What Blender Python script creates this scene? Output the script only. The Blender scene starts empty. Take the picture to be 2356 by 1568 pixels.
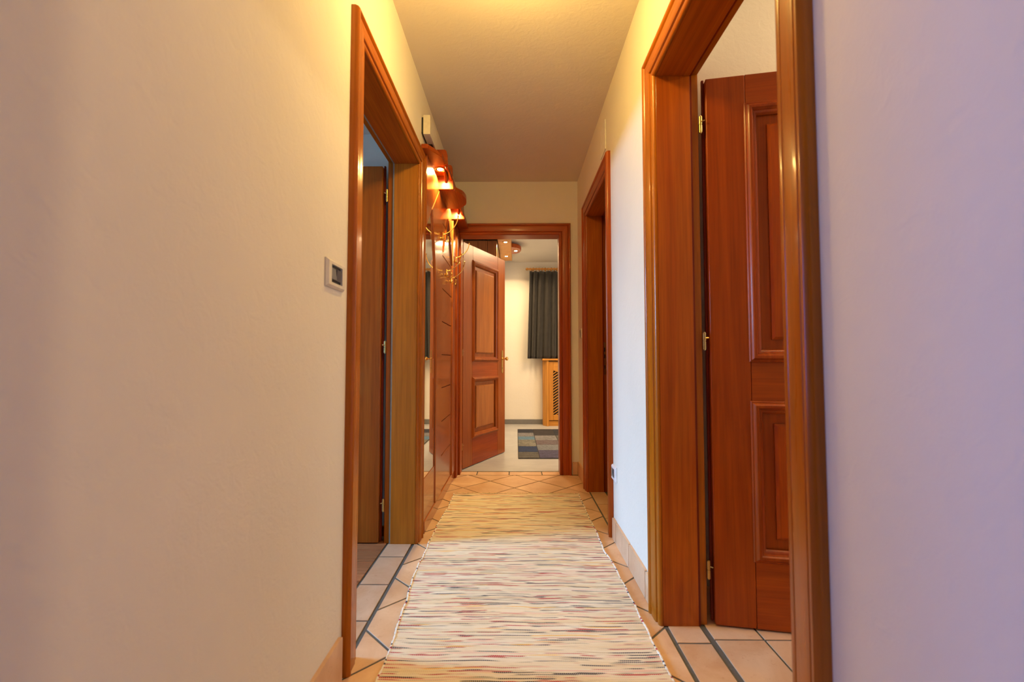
import bpy, bmesh, math, random
from mathutils import Vector, Matrix
random.seed(7)
PI = math.pi
C = bpy.context.scene
COL = C.collection

# ------------------------------------------------------------------ camera
PIT = math.atan(46 / 1047); YAW = math.atan(9.5 / 1047)
cam_d = bpy.data.cameras.new('camera'); cam = bpy.data.objects.new('camera', cam_d); COL.objects.link(cam)
cam.location = (0, 0, 0.961); cam.rotation_euler = (PI / 2 + PIT, 0, YAW)
cam_d.sensor_width = 36; cam_d.lens = 36 * 1047 / 2356
cam_d.clip_start = 0.02
cam_d.dof.use_dof = True; cam_d.dof.focus_distance = 3.0; cam_d.dof.aperture_fstop = 3.2
C.camera = cam
# ------------------------------------------------------------------ world, exposure, lights
w = bpy.data.worlds.new('world'); C.world = w; w.use_nodes = True
w.node_tree.nodes['Background'].inputs[0].default_value = (0.55, 0.7, 1.0, 1)
w.node_tree.nodes['Background'].inputs[1].default_value = 0.6
C.view_settings.view_transform = 'Standard'; C.view_settings.look = 'None'
C.view_settings.gamma = 1; C.view_settings.exposure = 0.0; C.view_settings.use_curve_mapping = False
C.cycles.use_denoising = True
C.cycles.max_bounces = 10; C.cycles.diffuse_bounces = 6; C.cycles.glossy_bounces = 5
C.cycles.sample_clamp_indirect = 6

def light(kind, name, loc, power, color, size=0.1, size_y=None, rot=(0, 0, 0), spot=None, blend=0.4, aim=None):
    d = bpy.data.lights.new(name, kind); d.energy = power; d.color = color
    if kind == 'AREA':
        d.shape = 'RECTANGLE' if size_y else 'SQUARE'; d.size = size
        if size_y: d.size_y = size_y
    else:
        d.shadow_soft_size = size
    if kind == 'SPOT': d.spot_size = spot; d.spot_blend = blend
    o = bpy.data.objects.new(name, d); COL.objects.link(o); o.location = loc; o.rotation_euler = rot
    if aim is not None:
        o.rotation_euler = (Vector(aim) - Vector(loc)).to_track_quat('-Z', 'Y').to_euler()
    return o

WARM = (1.0, 0.6, 0.22)
YEL = (1.0, 0.66, 0.17)
DAY = (0.24, 0.55, 1.0)
light('POINT', 'corridor_ceiling_light', (0.0, 1.50, 2.29), 25, YEL, 0.06)
light('AREA', 'left_room_sky_light', (-6.5, 2.05, 2.5), 1050, DAY, 2.2, 2.0, aim=(0.5, 2.0, 0.9))
light('POINT', 'right_room_lamp', (1.9, 1.38, 2.40), 38, (1.0, 0.71, 0.36), 0.035)
light('AREA', 'right_room_window_light', (3.4, 0.2, 1.5), 10, (0.8, 0.88, 1.0), 1.0, 1.2, aim=(0, 0.9, 1.0))
light('AREA', 'entry_window_light', (-1.9, -0.35, 1.25), 34, (0.10, 0.27, 1.0), 0.8, 1.0, aim=(0.5, 0.3, 0.95))
light('AREA', 'far_room_fill_light', (0.9, 5.3, 2.44), 58, (1.0, 0.70, 0.38), 0.7, 0.7)  # added fill without a fixture, brightens the far room wall
light('AREA', 'far_room_side_window_light', (2.25, 4.5, 1.5), 16, (0.6, 0.76, 1.0), 1.0, 1.2, aim=(-0.3, 4.3, 0.0))

# ------------------------------------------------------------------ helpers
def tag(o, label=None, cat=None, group=None, kind=None):
    if label: o['label'] = label
    if cat: o['category'] = cat
    if group: o['group'] = group
    if kind: o['kind'] = kind
    return o

def empty(name, loc, rz=0, label=None, cat=None, group=None, kind=None, parent=None):
    o = bpy.data.objects.new(name, None); COL.objects.link(o); o.location = loc; o.rotation_euler = (0, 0, rz)
    o.empty_display_size = 0.1
    if parent: o.parent = parent
    return tag(o, label, cat, group, kind)

def obj(name, bm, m, parent=None, loc=None, rz=None, smooth=False, off=None):
    """link a bmesh as one object; off = root location to subtract (parts modelled in world space)"""
    if off is not None:
        bmesh.ops.translate(bm, verts=bm.verts, vec=-Vector(off))
    me = bpy.data.meshes.new(name)
    bmesh.ops.recalc_face_normals(bm, faces=bm.faces)
    bm.to_mesh(me); bm.free()
    if m is not None:
        for mm in (m if isinstance(m, (list, tuple)) else [m]): me.materials.append(mm)
    if smooth:
        for p in me.polygons: p.use_smooth = True
        if smooth != 'all' and hasattr(me, 'set_sharp_from_angle'): me.set_sharp_from_angle(angle=math.radians(40))
    o = bpy.data.objects.new(name, me); COL.objects.link(o)
    if loc is not None: o.location = loc
    if rz is not None: o.rotation_euler = (0, 0, rz)
    if parent is not None: o.parent = parent
    return o

def merge(bm, t):
    me = bpy.data.meshes.new('tmp'); t.to_mesh(me); t.free(); bm.from_mesh(me); bpy.data.meshes.remove(me)

def box(bm, x0, x1, y0, y1, z0, z1, bev=0, seg=1):
    t = bmesh.new(); bmesh.ops.create_cube(t, size=1)
    for v in t.verts:
        v.co = Vector(((x0 + x1) / 2 + v.co.x * (x1 - x0), (y0 + y1) / 2 + v.co.y * (y1 - y0), (z0 + z1) / 2 + v.co.z * (z1 - z0)))
    if bev: bmesh.ops.bevel(t, geom=list(t.edges), offset=bev, segments=seg, affect='EDGES', profile=0.7)
    merge(bm, t); return bm

def B(*a, **k): return box(bmesh.new(), *a, **k)

def prism(bm, poly, axis, a0, a1, bev=0):
    """extrude 2-D polygon along axis ('x','y','z'); poly in the other two axes in order"""
    def P(p, a):
        if axis == 'z': return (p[0], p[1], a)
        if axis == 'x': return (a, p[0], p[1])
        return (p[0], a, p[1])
    t = bmesh.new()
    v0 = [t.verts.new(P(p, a0)) for p in poly]; v1 = [t.verts.new(P(p, a1)) for p in poly]
    n = len(poly)
    t.faces.new(v0); t.faces.new(v1[::-1])
    for i in range(n): t.faces.new((v0[i], v0[(i + 1) % n], v1[(i + 1) % n], v1[i]))
    if bev: bmesh.ops.bevel(t, geom=list(t.edges), offset=bev, segments=1, affect='EDGES')
    merge(bm, t); return bm

def tube(bm, pts, r, n=10, cap=True):
    pts = [Vector(p) for p in pts]; rings = []
    rr = r if isinstance(r, (list, tuple)) else [r] * len(pts)
    up = None
    for i, p in enumerate(pts):
        d = (pts[min(i + 1, len(pts) - 1)] - pts[max(i - 1, 0)]).normalized()
        if up is None: up = Vector((0, 0, 1)) if abs(d.z) < .9 else Vector((1, 0, 0))
        s = d.cross(up).normalized(); up = s.cross(d).normalized()
        rings.append([bm.verts.new(p + (s * math.cos(2 * PI * k / n) + up * math.sin(2 * PI * k / n)) * rr[i]) for k in range(n)])
    for a, b in zip(rings, rings[1:]):
        for k in range(n): bm.faces.new((a[k], a[(k + 1) % n], b[(k + 1) % n], b[k]))
    if cap: bm.faces.new(rings[0][::-1]); bm.faces.new(rings[-1])
    return bm

def lathe(bm, prof, cx, cy, cz, axis='z', n=20):
    """prof: (radius, height) list"""
    rings = []
    for r, h in prof:
        ring = []
        for k in range(n):
            a = 2 * PI * k / n; c, s = r * math.cos(a), r * math.sin(a)
            if axis == 'z': co = (cx + c, cy + s, cz + h)
            elif axis == 'x': co = (cx + h, cy + c, cz + s)
            else: co = (cx + c, cy + h, cz + s)
            ring.append(bm.verts.new(co))
        rings.append(ring)
    for a, b in zip(rings, rings[1:]):
        for k in range(n): bm.faces.new((a[k], a[(k + 1) % n], b[(k + 1) % n], b[k]))
    bm.faces.new(rings[0][::-1]); bm.faces.new(rings[-1]); return bm

def clip(poly, f):
    """keep part of polygon where f(p) >= 0 (f linear)"""
    out = []
    for i in range(len(poly)):
        a, b = poly[i], poly[(i + 1) % len(poly)]; fa, fb = f(a), f(b)
        if fa >= 0: out.append(a)
        if (fa >= 0) != (fb >= 0):
            t = fa / (fa - fb); out.append((a[0] + (b[0] - a[0]) * t, a[1] + (b[1] - a[1]) * t))
    return out

def area(p): return 0.5 * sum(p[i][0] * p[(i + 1) % len(p)][1] - p[(i + 1) % len(p)][0] * p[i][1] for i in range(len(p)))

def inset(poly, d):
    if area(poly) < 0: poly = poly[::-1]
    out = poly
    n = len(poly)
    for i in range(n):
        a, b = poly[i], poly[(i + 1) % n]; L = math.hypot(b[0] - a[0], b[1] - a[1])
        if L < 1e-6: continue
        nx, ny = -(b[1] - a[1]) / L, (b[0] - a[0]) / L
        out = clip(out, lambda p, a=a, nx=nx, ny=ny: (p[0] - a[0]) * nx + (p[1] - a[1]) * ny - d)
        if len(out) < 3: return []
    # drop duplicate points
    res = []
    for p in out:
        if not res or math.hypot(p[0] - res[-1][0], p[1] - res[-1][1]) > 1e-4: res.append(p)
    if len(res) > 2 and math.hypot(res[0][0] - res[-1][0], res[0][1] - res[-1][1]) < 1e-4: res.pop()
    return res

# ------------------------------------------------------------------ materials
class NT:
    def __init__(s, name):
        s.m = bpy.data.materials.new(name); s.m.use_nodes = True; s.t = s.m.node_tree; s.b = s.t.nodes['Principled BSDF']
    def n(s, typ, **k):
        nd = s.t.nodes.new(typ)
        for a, v in k.items(): setattr(nd, a, v)
        return nd
    def l(s, a, b): s.t.links.new(a, b)
    def set(s, **k):
        for a, v in k.items(): s.b.inputs[a.replace('_', ' ')].default_value = v
    def coords(s, scale=(1, 1, 1), rnd=True):
        tc = s.n('ShaderNodeTexCoord'); mp = s.n('ShaderNodeMapping'); mp.inputs['Scale'].default_value = scale
        s.l(tc.outputs['Object'], mp.inputs['Vector'])
        if rnd:
            oi = s.n('ShaderNodeObjectInfo'); mu = s.n('ShaderNodeMath', operation='MULTIPLY'); mu.inputs[1].default_value = 37.0
            s.l(oi.outputs['Random'], mu.inputs[0]); cb = s.n('ShaderNodeCombineXYZ')
            for i in range(3): s.l(mu.outputs[0], cb.inputs[i])
            s.l(cb.outputs[0], mp.inputs['Location'])
        return mp.outputs[0]
    def noise(s, vec, scale, detail=3, rough=0.5, dist=0.0):
        nd = s.n('ShaderNodeTexNoise'); nd.inputs['Scale'].default_value = scale; nd.inputs['Detail'].default_value = detail
        nd.inputs['Roughness'].default_value = rough; nd.inputs['Distortion'].default_value = dist
        if vec is not None: s.l(vec, nd.inputs['Vector'])
        return nd.outputs['Fac']
    def ramp(s, fac, stops, interp='LINEAR'):
        r = s.n('ShaderNodeValToRGB'); r.color_ramp.interpolation = interp
        e = r.color_ramp.elements
        while len(e) < len(stops): e.new(0.5)
        for k, (p, c) in enumerate(stops): e[k].position = p; e[k].color = (c[0], c[1], c[2], 1) if not isinstance(c, float) else (c, c, c, 1)
        s.l(fac, r.inputs[0]); return r.outputs[0]
    def mix(s, fac, a, b, blend='MIX'):
        m = s.n('ShaderNodeMix', data_type='RGBA', blend_type=blend)
        for inp, v in ((m.inputs[0], fac), (m.inputs[6], a), (m.inputs[7], b)):
            if isinstance(v, (int, float)): inp.default_value = v
            elif isinstance(v, tuple): inp.default_value = (*v, 1) if len(v) == 3 else v
            else: s.l(v, inp)
        return m.outputs[2]
    def math(s, op, a, b=None, c=None):
        m = s.n('ShaderNodeMath', operation=op)
        for i, v in enumerate((a, b, c)):
            if v is None: continue
            if isinstance(v, (int, float)): m.inputs[i].default_value = v
            else: s.l(v, m.inputs[i])
        return m.outputs[0]
    def bump(s, h, strength=0.3, dist=0.01):
        b = s.n('ShaderNodeBump'); b.inputs['Strength'].default_value = strength; b.inputs['Distance'].default_value = dist
        s.l(h, b.inputs['Height']); s.l(b.outputs[0], s.b.inputs['Normal'])

def plain(name, col, rough=0.5, metal=0.0, **k):
    n = NT(name); n.set(Base_Color=(*col, 1), Roughness=rough, Metallic=metal)
    v = n.coords(); f = n.noise(v, 40, 2)
    n.l(n.ramp(f, [(0.3, tuple(c * 0.92 for c in col)), (0.7, tuple(min(1, c * 1.05) for c in col))]), n.b.inputs['Base Color'])
    for a, q in k.items(): n.b.inputs[a.replace('_', ' ')].default_value = q
    return n.m

def wood(name, axis, light_c, dark_c, rough=0.3, coat=0.12, rings=1.0, bumpy=0.03, var=0.06):
    n = NT(name); k = {'x': 0, 'y': 1, 'z': 2}[axis]
    sc = [5.5, 5.5, 5.5]; sc[k] = 0.5
    v = n.coords(tuple(sc)); a = n.noise(v, 1.0, 4, 0.55, 1.2 * rings)
    sc2 = [160.0, 160.0, 160.0]; sc2[k] = 5.0
    v2 = n.coords(tuple(sc2)); f = n.noise(v2, 1.0, 3, 0.6)
    mid = tuple((p + q) / 2 for p, q in zip(light_c, dark_c))
    base = n.ramp(a, [(0.30, dark_c), (0.44, mid), (0.52, light_c), (0.60, mid), (0.74, light_c)])
    fine = n.ramp(f, [(0.35, 0.86), (0.6, 1.0)])
    c = n.mix(1.0, base, fine, 'MULTIPLY')
    sc3 = [55.0, 55.0, 55.0]; sc3[k] = 1.6
    f3 = n.noise(n.coords(tuple(sc3)), 1.0, 2, 0.5, 0.5)
    c = n.mix(1.0, c, n.ramp(f3, [(0.40, 0.90), (0.56, 1.03)]), 'MULTIPLY')
    oi = n.n('ShaderNodeObjectInfo'); c = n.mix(1.0, c, n.ramp(oi.outputs['Random'], [(0.0, 1.0 - var), (1.0, 1.0)]), 'MULTIPLY')
    n.l(c, n.b.inputs['Base Color'])
    n.l(n.ramp(f, [(0.3, rough + 0.1), (0.7, rough)]), n.b.inputs['Roughness'])
    n.b.inputs['Specular IOR Level'].default_value = 0.25; n.b.inputs['Coat Weight'].default_value = coat; n.b.inputs['Coat Roughness'].default_value = 0.12
    if bumpy: n.bump(f, bumpy, 0.001)
    return n.m

CL, CD = (0.40, 0.072, 0.003), (0.28, 0.037, 0.002)
WV = wood('cherry_vertical', 'z', CL, CD); WX = wood('cherry_horizontal', 'x', CL, CD); WY = wood('cherry_lengthwise', 'y', CL, CD)
WVD = wood('cherry_dark_edge', 'z', (0.22, 0.022, 0.003), (0.15, 0.012, 0.002))
JV = wood('jamb_veneer', 'z', (0.47, 0.112, 0.005), (0.37, 0.068, 0.003), 0.34, 0.2, 1.4)
CLITV = wood('casing_lamplit_vertical', 'z', (0.46, 0.130, 0.004), (0.36, 0.085, 0.003), 0.26, 0.2); CLITX = wood('casing_lamplit_horizontal', 'x', (0.46, 0.130, 0.004), (0.36, 0.085, 0.003), 0.26, 0.2)  # cherry copies with the corridor lamp's golden light put into the colour
JGOLD = wood('jamb_golden_veneer', 'z', (0.56, 0.21, 0.018), (0.46, 0.150, 0.011), 0.36, 0.15, 1.4); LGOLD = wood('leaf_brown_veneer', 'z', (0.44, 0.135, 0.012), (0.33, 0.080, 0.006), 0.36, 0.1)
JX = wood('jamb_veneer_head', 'x', (0.47, 0.112, 0.005), (0.37, 0.068, 0.003), 0.34, 0.2, 1.4)
LQ = wood('lacquered_plank', 'y', (0.50, 0.17, 0.06), (0.44, 0.135, 0.045), 0.17, 0.6, 1.0, 0)  # base colour lightened to carry the reflection of the pale right wall
LQV = wood('lacquered_post', 'z', (0.46, 0.125, 0.03), (0.40, 0.10, 0.024), 0.17, 0.6, 1.0, 0)
PINE = wood('light_spruce', 'z', (0.60, 0.27, 0.05), (0.50, 0.20, 0.03), 0.4, 0.1)
PINEX = wood('light_spruce_cross', 'x', (0.60, 0.27, 0.05), (0.50, 0.20, 0.03), 0.4, 0.1)
PARQ = wood('parquet_oak', 'x', (0.56, 0.24, 0.10), (0.40, 0.14, 0.055), 0.25, 0.4, 1.0, 0.03, 0.35)

def plaster(name, col, bump=0.35, var=0.04):
    n = NT(name); v = n.coords(rnd=False)
    big = n.noise(v, 3.0, 3, 0.5); fine = n.noise(v, 170, 4, 0.6); mid = n.noise(v, 28, 4, 0.55, 0.8)
    n.l(n.ramp(big, [(0.3, tuple(c * (1 - var) for c in col)), (0.7, col)]), n.b.inputs['Base Color'])
    n.set(Roughness=0.9); n.b.inputs['Specular IOR Level'].default_value = 0.25
    h = n.math('ADD', n.math('MULTIPLY', mid, 1.6), n.math('MULTIPLY', fine, 0.45))
    n.bump(h, bump, 0.006); return n.m

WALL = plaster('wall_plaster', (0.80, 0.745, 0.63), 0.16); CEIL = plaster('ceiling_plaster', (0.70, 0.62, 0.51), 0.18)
WALLW = plaster('room_plaster', (0.78, 0.74, 0.66), 0.15)

def tile_mat(name, a, b, vein):
    n = NT(name); v = n.coords((1, 1, 1)); f = n.noise(v, 5.5, 5, 0.6, 0.6); g = n.noise(v, 46, 5, 0.7, 1.5)
    base = n.ramp(f, [(0.32, a), (0.68, b)])
    spots = n.ramp(g, [(0.60, 0.0), (0.70, 1.0)])
    c = n.mix(n.math('MULTIPLY', spots, 0.5), base, vein)
    oi = n.n('ShaderNodeObjectInfo')
    c = n.mix(1.0, c, n.ramp(oi.outputs['Random'], [(0.0, 0.90), (1.0, 1.04)]), 'MULTIPLY')
    n.l(c, n.b.inputs['Base Color']); n.l(n.ramp(f, [(0.3, 0.42), (0.7, 0.55)]), n.b.inputs['Roughness'])
    n.bump(g, 0.05, 0.002); return n.m
TILE = tile_mat('terracotta_tile', (0.62, 0.355, 0.19), (0.77, 0.52, 0.325), (0.50, 0.20, 0.09))
GROUT = plaster('grey_grout', (0.12, 0.11, 0.095), 0.5)
BRASS = plain('brass', (0.86, 0.56, 0.18), 0.22, 1.0); BRASSD = plain('aged_brass', (0.55, 0.38, 0.14), 0.3, 1.0)
BLACK = plain('black_plastic', (0.015, 0.015, 0.017), 0.4)
IVORY = plain('ivory_plastic', (0.72, 0.67, 0.56), 0.35); WHITE = plain('white_plastic', (0.8, 0.8, 0.8), 0.35)
GREYP = plain('dark_grey_plastic', (0.10, 0.10, 0.12), 0.35); SEAL = plain('grey_rubber_seal', (0.24, 0.23, 0.21), 0.7)
MIRR = NT('mirror_glass'); MIRR.set(Base_Color=(0.86, 0.88, 0.88, 1), Metallic=1.0, Roughness=0.02); MIRR = MIRR.m
SKIRT = plain('grey_skirting', (0.17, 0.165, 0.16), 0.6); LINO = None
def glow(name, col, s):
    n = NT(name); n.set(Base_Color=(0, 0, 0, 1)); n.b.inputs['Emission Color'].default_value = (*col, 1); n.b.inputs['Emission Strength'].default_value = s
    return n.m
BULB = glow('lamp_glass_lit', (1.0, 0.80, 0.45), 40)
def vinyl():
    n = NT('light_vinyl'); v = n.coords((1, 1, 1), rnd=False); f = n.noise(v, 4, 6, 0.65); v2 = n.coords((3, 22, 1), rnd=False); g = n.noise(v2, 1.5, 4, .6)
    c = n.mix(0.5, n.ramp(f, [(0.3, (0.33, 0.335, 0.35)), (0.7, (0.50, 0.50, 0.50))]), n.ramp(g, [(0.3, (0.36, 0.36, 0.37)), (0.7, (0.50, 0.50, 0.50))]))
    n.l(c, n.b.inputs['Base Color']); n.set(Roughness=0.38); return n.m
LINO = vinyl()
def fabric(name, a, b, sc=400):
    n = NT(name); v = n.coords((1, 1, 1)); f = n.noise(v, sc, 3, 0.6); g = n.noise(v, 14, 3)
    n.l(n.mix(0.5, n.ramp(f, [(0.3, a), (0.7, b)]), n.ramp(g, [(0.3, a), (0.7, b)])), n.b.inputs['Base Color'])
    n.set(Roughness=0.95); n.b.inputs['Sheen Weight'].default_value = 0.15; n.bump(f, 0.4, 0.002); return n.m
CURT = fabric('charcoal_cloth', (0.012, 0.0105, 0.0095), (0.032, 0.027, 0.024))

def rug_mat():
    n = NT('rag_weave'); tc = n.n('ShaderNodeTexCoord'); sp = n.n('ShaderNodeSeparateXYZ'); n.l(tc.outputs['Object'], sp.inputs[0])
    x, y = sp.outputs[0], sp.outputs[1]
    # rows wander a little across the width
    wv = n.coords((3, 1.2, 1), rnd=False); wn = n.noise(wv, 1.3, 2)
    yy = n.math('ADD', y, n.math('MULTIPLY', wn, 0.028))
    P = 0.0044
    row = n.math('FLOOR', n.math('DIVIDE', yy, P)); fr = n.math('FRACT', n.math('DIVIDE', yy, P))
    def layer(seed, fx, thr, wd=0.03):
        cb = n.n('ShaderNodeCombineXYZ'); n.l(n.math('MULTIPLY', x, fx), cb.inputs[0]); n.l(n.math('MULTIPLY', row, 0.731), cb.inputs[1]); cb.inputs[2].default_value = seed
        f = n.noise(cb.outputs[0], 1.7, 2, 0.5)
        return n.ramp(f, [(thr, 0.0), (thr + wd, 1.0)])
    # slow bands of base tone
    cb = n.n('ShaderNodeCombineXYZ'); n.l(n.math('MULTIPLY', x, 1.5), cb.inputs[0]); n.l(n.math('MULTIPLY', row, 0.16), cb.inputs[1])
    band = n.noise(cb.outputs[0], 1.0, 3, 0.6)
    c = n.ramp(band, [(0.30, (0.80, 0.62, 0.36)), (0.46, (0.88, 0.76, 0.55)), (0.66, (0.92, 0.85, 0.70))])
    c = n.mix(n.math('MULTIPLY', layer(1.3, 2.0, 0.60), 0.45), c, (0.50, 0.37, 0.22))
    c = n.mix(n.math('MULTIPLY', layer(9.1, 1.6, 0.61), 0.55), c, (0.85, 0.42, 0.36))
    c = n.mix(n.math('MULTIPLY', layer(17.7, 1.2, 0.66), 0.85), c, (0.90, 0.50, 0.05))
    c = n.mix(n.math('MULTIPLY', layer(25.2, 2.1, 0.605), 0.95), c, (0.50, 0.035, 0.05))
    c = n.mix(n.math('MULTIPLY', layer(33.9, 2.0, 0.615), 0.95), c, (0.045, 0.045, 0.075))
    c = n.mix(n.math('MULTIPLY', layer(44.5, 2.2, 0.62), 0.45), c, (0.22, 0.19, 0.13))
    # warp threads give the dotted look
    dot = n.math('SINE', n.math('MULTIPLY', n.math('ADD', x, n.math('MULTIPLY', row, 0.0021)), 2 * PI / 0.0062))
    d = n.ramp(dot, [(0.35, 0.0), (0.75, 1.0)])
    c = n.mix(n.math('MULTIPLY', d, 0.5), c, (0.86, 0.76, 0.58))
    gap = n.math('SINE', n.math('MULTIPLY', fr, PI))
    c = n.mix(1.0, c, n.ramp(gap, [(0.0, 0.80), (0.5, 1.0)]), 'MULTIPLY')
    n.l(c, n.b.inputs['Base Color']); n.set(Roughness=0.97); n.b.inputs['Specular IOR Level'].default_value = 0.1
    n.bump(n.math('ADD', gap, n.math('MULTIPLY', dot, 0.35)), 0.5, 0.0015); return n.m
RUG = rug_mat()
def edge_mat():
    n = NT('rug_selvage'); tc = n.n('ShaderNodeTexCoord'); sp = n.n('ShaderNodeSeparateXYZ'); n.l(tc.outputs['Object'], sp.inputs[0])
    row = n.math('FLOOR', n.math('DIVIDE', sp.outputs[1], 0.009)); wn = n.n('ShaderNodeTexWhiteNoise', noise_dimensions='1D'); n.l(row, wn.inputs['W'])
    n.l(n.ramp(wn.outputs['Value'], [(0.0, (0.86, 0.80, 0.70)), (0.60, (0.80, 0.70, 0.52)), (0.72, (0.05, 0.05, 0.08)), (0.86, (0.85, 0.80, 0.72)), (0.95, (0.45, 0.05, 0.07))], 'CONSTANT'), n.b.inputs['Base Color'])
    n.set(Roughness=0.95); return n.m
SELV = edge_mat(); FRINGE = fabric('cotton_fringe', (0.62, 0.48, 0.28), (0.80, 0.66, 0.42), 200)

# ------------------------------------------------------------------ setting
HW = 0.533; T = 0.16; CH = 2.52; YB = 3.90; YF = -4.0   # corridor half width, wall thickness, ceiling, back wall, wall behind camera
OH = 2.05; RO = 0.02                                     # door opening height, rough opening margin
def struct(name, bm, m, label, cat, smooth=False): return tag(obj(name, bm, m, smooth=smooth), label, cat, kind='structure')

def wall_y(x0, x1, y0, y1, zt, openings):
    """wall running along y with door openings [(ya,yb,h)]"""
    bm = bmesh.new(); y = y0
    for a, b, h in sorted(openings):
        box(bm, x0, x1, y, a - RO, 0, zt); box(bm, x0, x1, a - RO, b + RO, h + RO, zt); y = b + RO
    box(bm, x0, x1, y, y1, 0, zt); return bm

D1 = (1.52, 2.43); D2 = (2.63, 3.39); D3 = (0.895, 1.70); D4 = (-0.9, 0.30)
struct('wall_left', wall_y(-HW - T, -HW, YF, YB, CH, [(*D1, OH), (*D4, OH)]), WALL, 'cream plastered corridor wall around the doorway with the parquet room', 'wall')
struct('wall_right', wall_y(HW, HW + T, YF, YB, CH, [(*D2, OH), (*D3, OH)]), WALL, 'pale plastered corridor wall holding the two wooden doorways with tiled thresholds', 'wall')
bm = bmesh.new(); DB = (-0.475, 0.37)
box(bm, -2.2, DB[0] - RO, YB, YB + T, 0, CH); box(bm, DB[1] + RO, 2.4, YB, YB + T, 0, CH); box(bm, DB[0] - RO, DB[1] + RO, YB, YB + T, OH + RO, CH)
struct('wall_back', bm, WALL, 'cream end wall of the corridor around the far doorway', 'wall')
struct('wall_front', B(-0.7, 0.7, YF - 0.1, YF, 0, CH), WALL, 'plain plaster wall closing the corridor behind the viewpoint', 'wall')
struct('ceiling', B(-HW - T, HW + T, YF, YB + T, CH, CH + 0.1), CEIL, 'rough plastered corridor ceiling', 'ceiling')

# left room (parquet), right room (tiles), far room (vinyl), entry room
struct('wall_left_room', B(-3.6, -HW - T, 2.55, 2.65, 0, 2.5), WALLW, 'pale blue lit plaster wall behind the open left door leaf', 'wall')
bm = B(-3.6, -HW - T, 1.0, 1.1, 0, 2.5)
struct('wall_left_room_near', bm, WALLW, 'plaster wall of the parquet room on the camera side', 'wall')
bm = bmesh.new(); box(bm, -3.6, -3.5, 1.1, 2.55, 0, 0.85); box(bm, -3.6, -3.5, 1.1, 1.58, 0.85, 2.5); box(bm, -3.6, -3.5, 2.47, 2.55, 0.85, 2.5); box(bm, -3.6, -3.5, 1.58, 2.47, 2.12, 2.5)
struct('wall_left_room_window_side', bm, WALLW, 'outer wall of the parquet room with its window opening', 'wall')
struct('ceiling_left_room', B(-3.6, -HW - T, 1.0, 2.65, 2.26, 2.5), WALLW, 'low white ceiling seen through the left doorway', 'ceiling')
struct('wall_right_room', B(HW + T, 3.6, 1.79, 1.9, 0, 2.5), WALLW, 'warm cream plaster wall behind the open right door leaf', 'wall')
struct('wall_right_room_near', B(HW + T, 3.6, -1.0, -0.9, 0, 2.5), WALLW, 'plaster wall of the tiled right room on the camera side', 'wall')
struct('wall_right_room_window_side', B(3.5, 3.6, -0.9, 1.79, 0, 2.5), WALLW, 'outer plaster wall of the tiled right room', 'wall')
struct('ceiling_right_room', B(HW + T, 3.6, -1.0, 1.9, 2.5, 2.6), WALLW, 'plaster ceiling over the tiled right room', 'ceiling')
bm = bmesh.new(); box(bm, HW + T, 2.4, 1.9, 1.95, 0, 2.5); box(bm, 2.4, 2.5, 1.9, YB, 0, 2.5)
struct('wall_closet', bm, WALLW, 'plaster walls of the dim room behind the middle doorway', 'wall')
struct('ceiling_closet', B(HW + T, 2.5, 1.9, YB + T, 2.5, 2.6), WALLW, 'plaster ceiling of the dim room behind the middle doorway', 'ceiling')
struct('floor_closet', B(HW + T, 2.5, 1.9, YB, -0.05, -0.001), SKIRT, 'grey floor of the dim room behind the middle doorway', 'floor')
box_far = -1.6
bm = bmesh.new(); box(bm, -2.2, -2.1, box_far, 1.0, 0, CH); box(bm, -2.1, -HW - T, box_far - 0.1, box_far, 0, CH); box(bm, -2.1, -HW - T, 0.36, 0.46, 0, CH)
struct('wall_entry', bm, WALLW, 'plaster walls of the entry room behind the viewpoint', 'wall')
struct('ceiling_entry', B(-2.2, -HW - T, -1.7, 0.46, CH, CH + 0.1), CEIL, 'ceiling of the entry room behind the viewpoint', 'ceiling')
struct('floor_entry', B(-2.2, -HW - T, -1.7, 0.46, -0.05, 0), PARQ, 'floor of the entry room behind the viewpoint', 'floor')
FZ = 2.49
struct('wall_far', B(-2.2, 2.4, 7.0, 7.1, 0, FZ), WALLW, 'cream wall behind the dark curtain in the far room', 'wall')
bm = bmesh.new(); box(bm, -2.3, -2.2, YB, 7.1, 0, FZ)
struct('wall_far_left', bm, WALLW, 'side wall of the far room behind the tall wardrobe', 'wall')
struct('wall_far_right', B(2.4, 2.5, YB, 7.1, 0, FZ), WALLW, 'side wall of the far room beyond the radiator cover', 'wall')
struct('ceiling_far', B(-2.3, 2.5, YB + T, 7.1, FZ, FZ + 0.1), WALLW, 'white ceiling of the far room', 'ceiling')
struct('floor_far', B(-2.3, 2.5, YB + 0.12, 7.1, -0.05, 0.0), LINO, 'light grey clouded vinyl floor of the far room', 'floor')
struct('baseboard_far', B(-2.2, 2.4, 6.985, 7.0, 0, 0.073, bev=0.003), SKIRT, 'grey skirting strip along the far room wall', 'baseboard')
struct('baseboard_left_room', B(-3.5, -HW - T, 2.535, 2.55, 0, 0.055, bev=0.003), WX, 'wooden skirting strip behind the left door leaf', 'baseboard')

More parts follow.
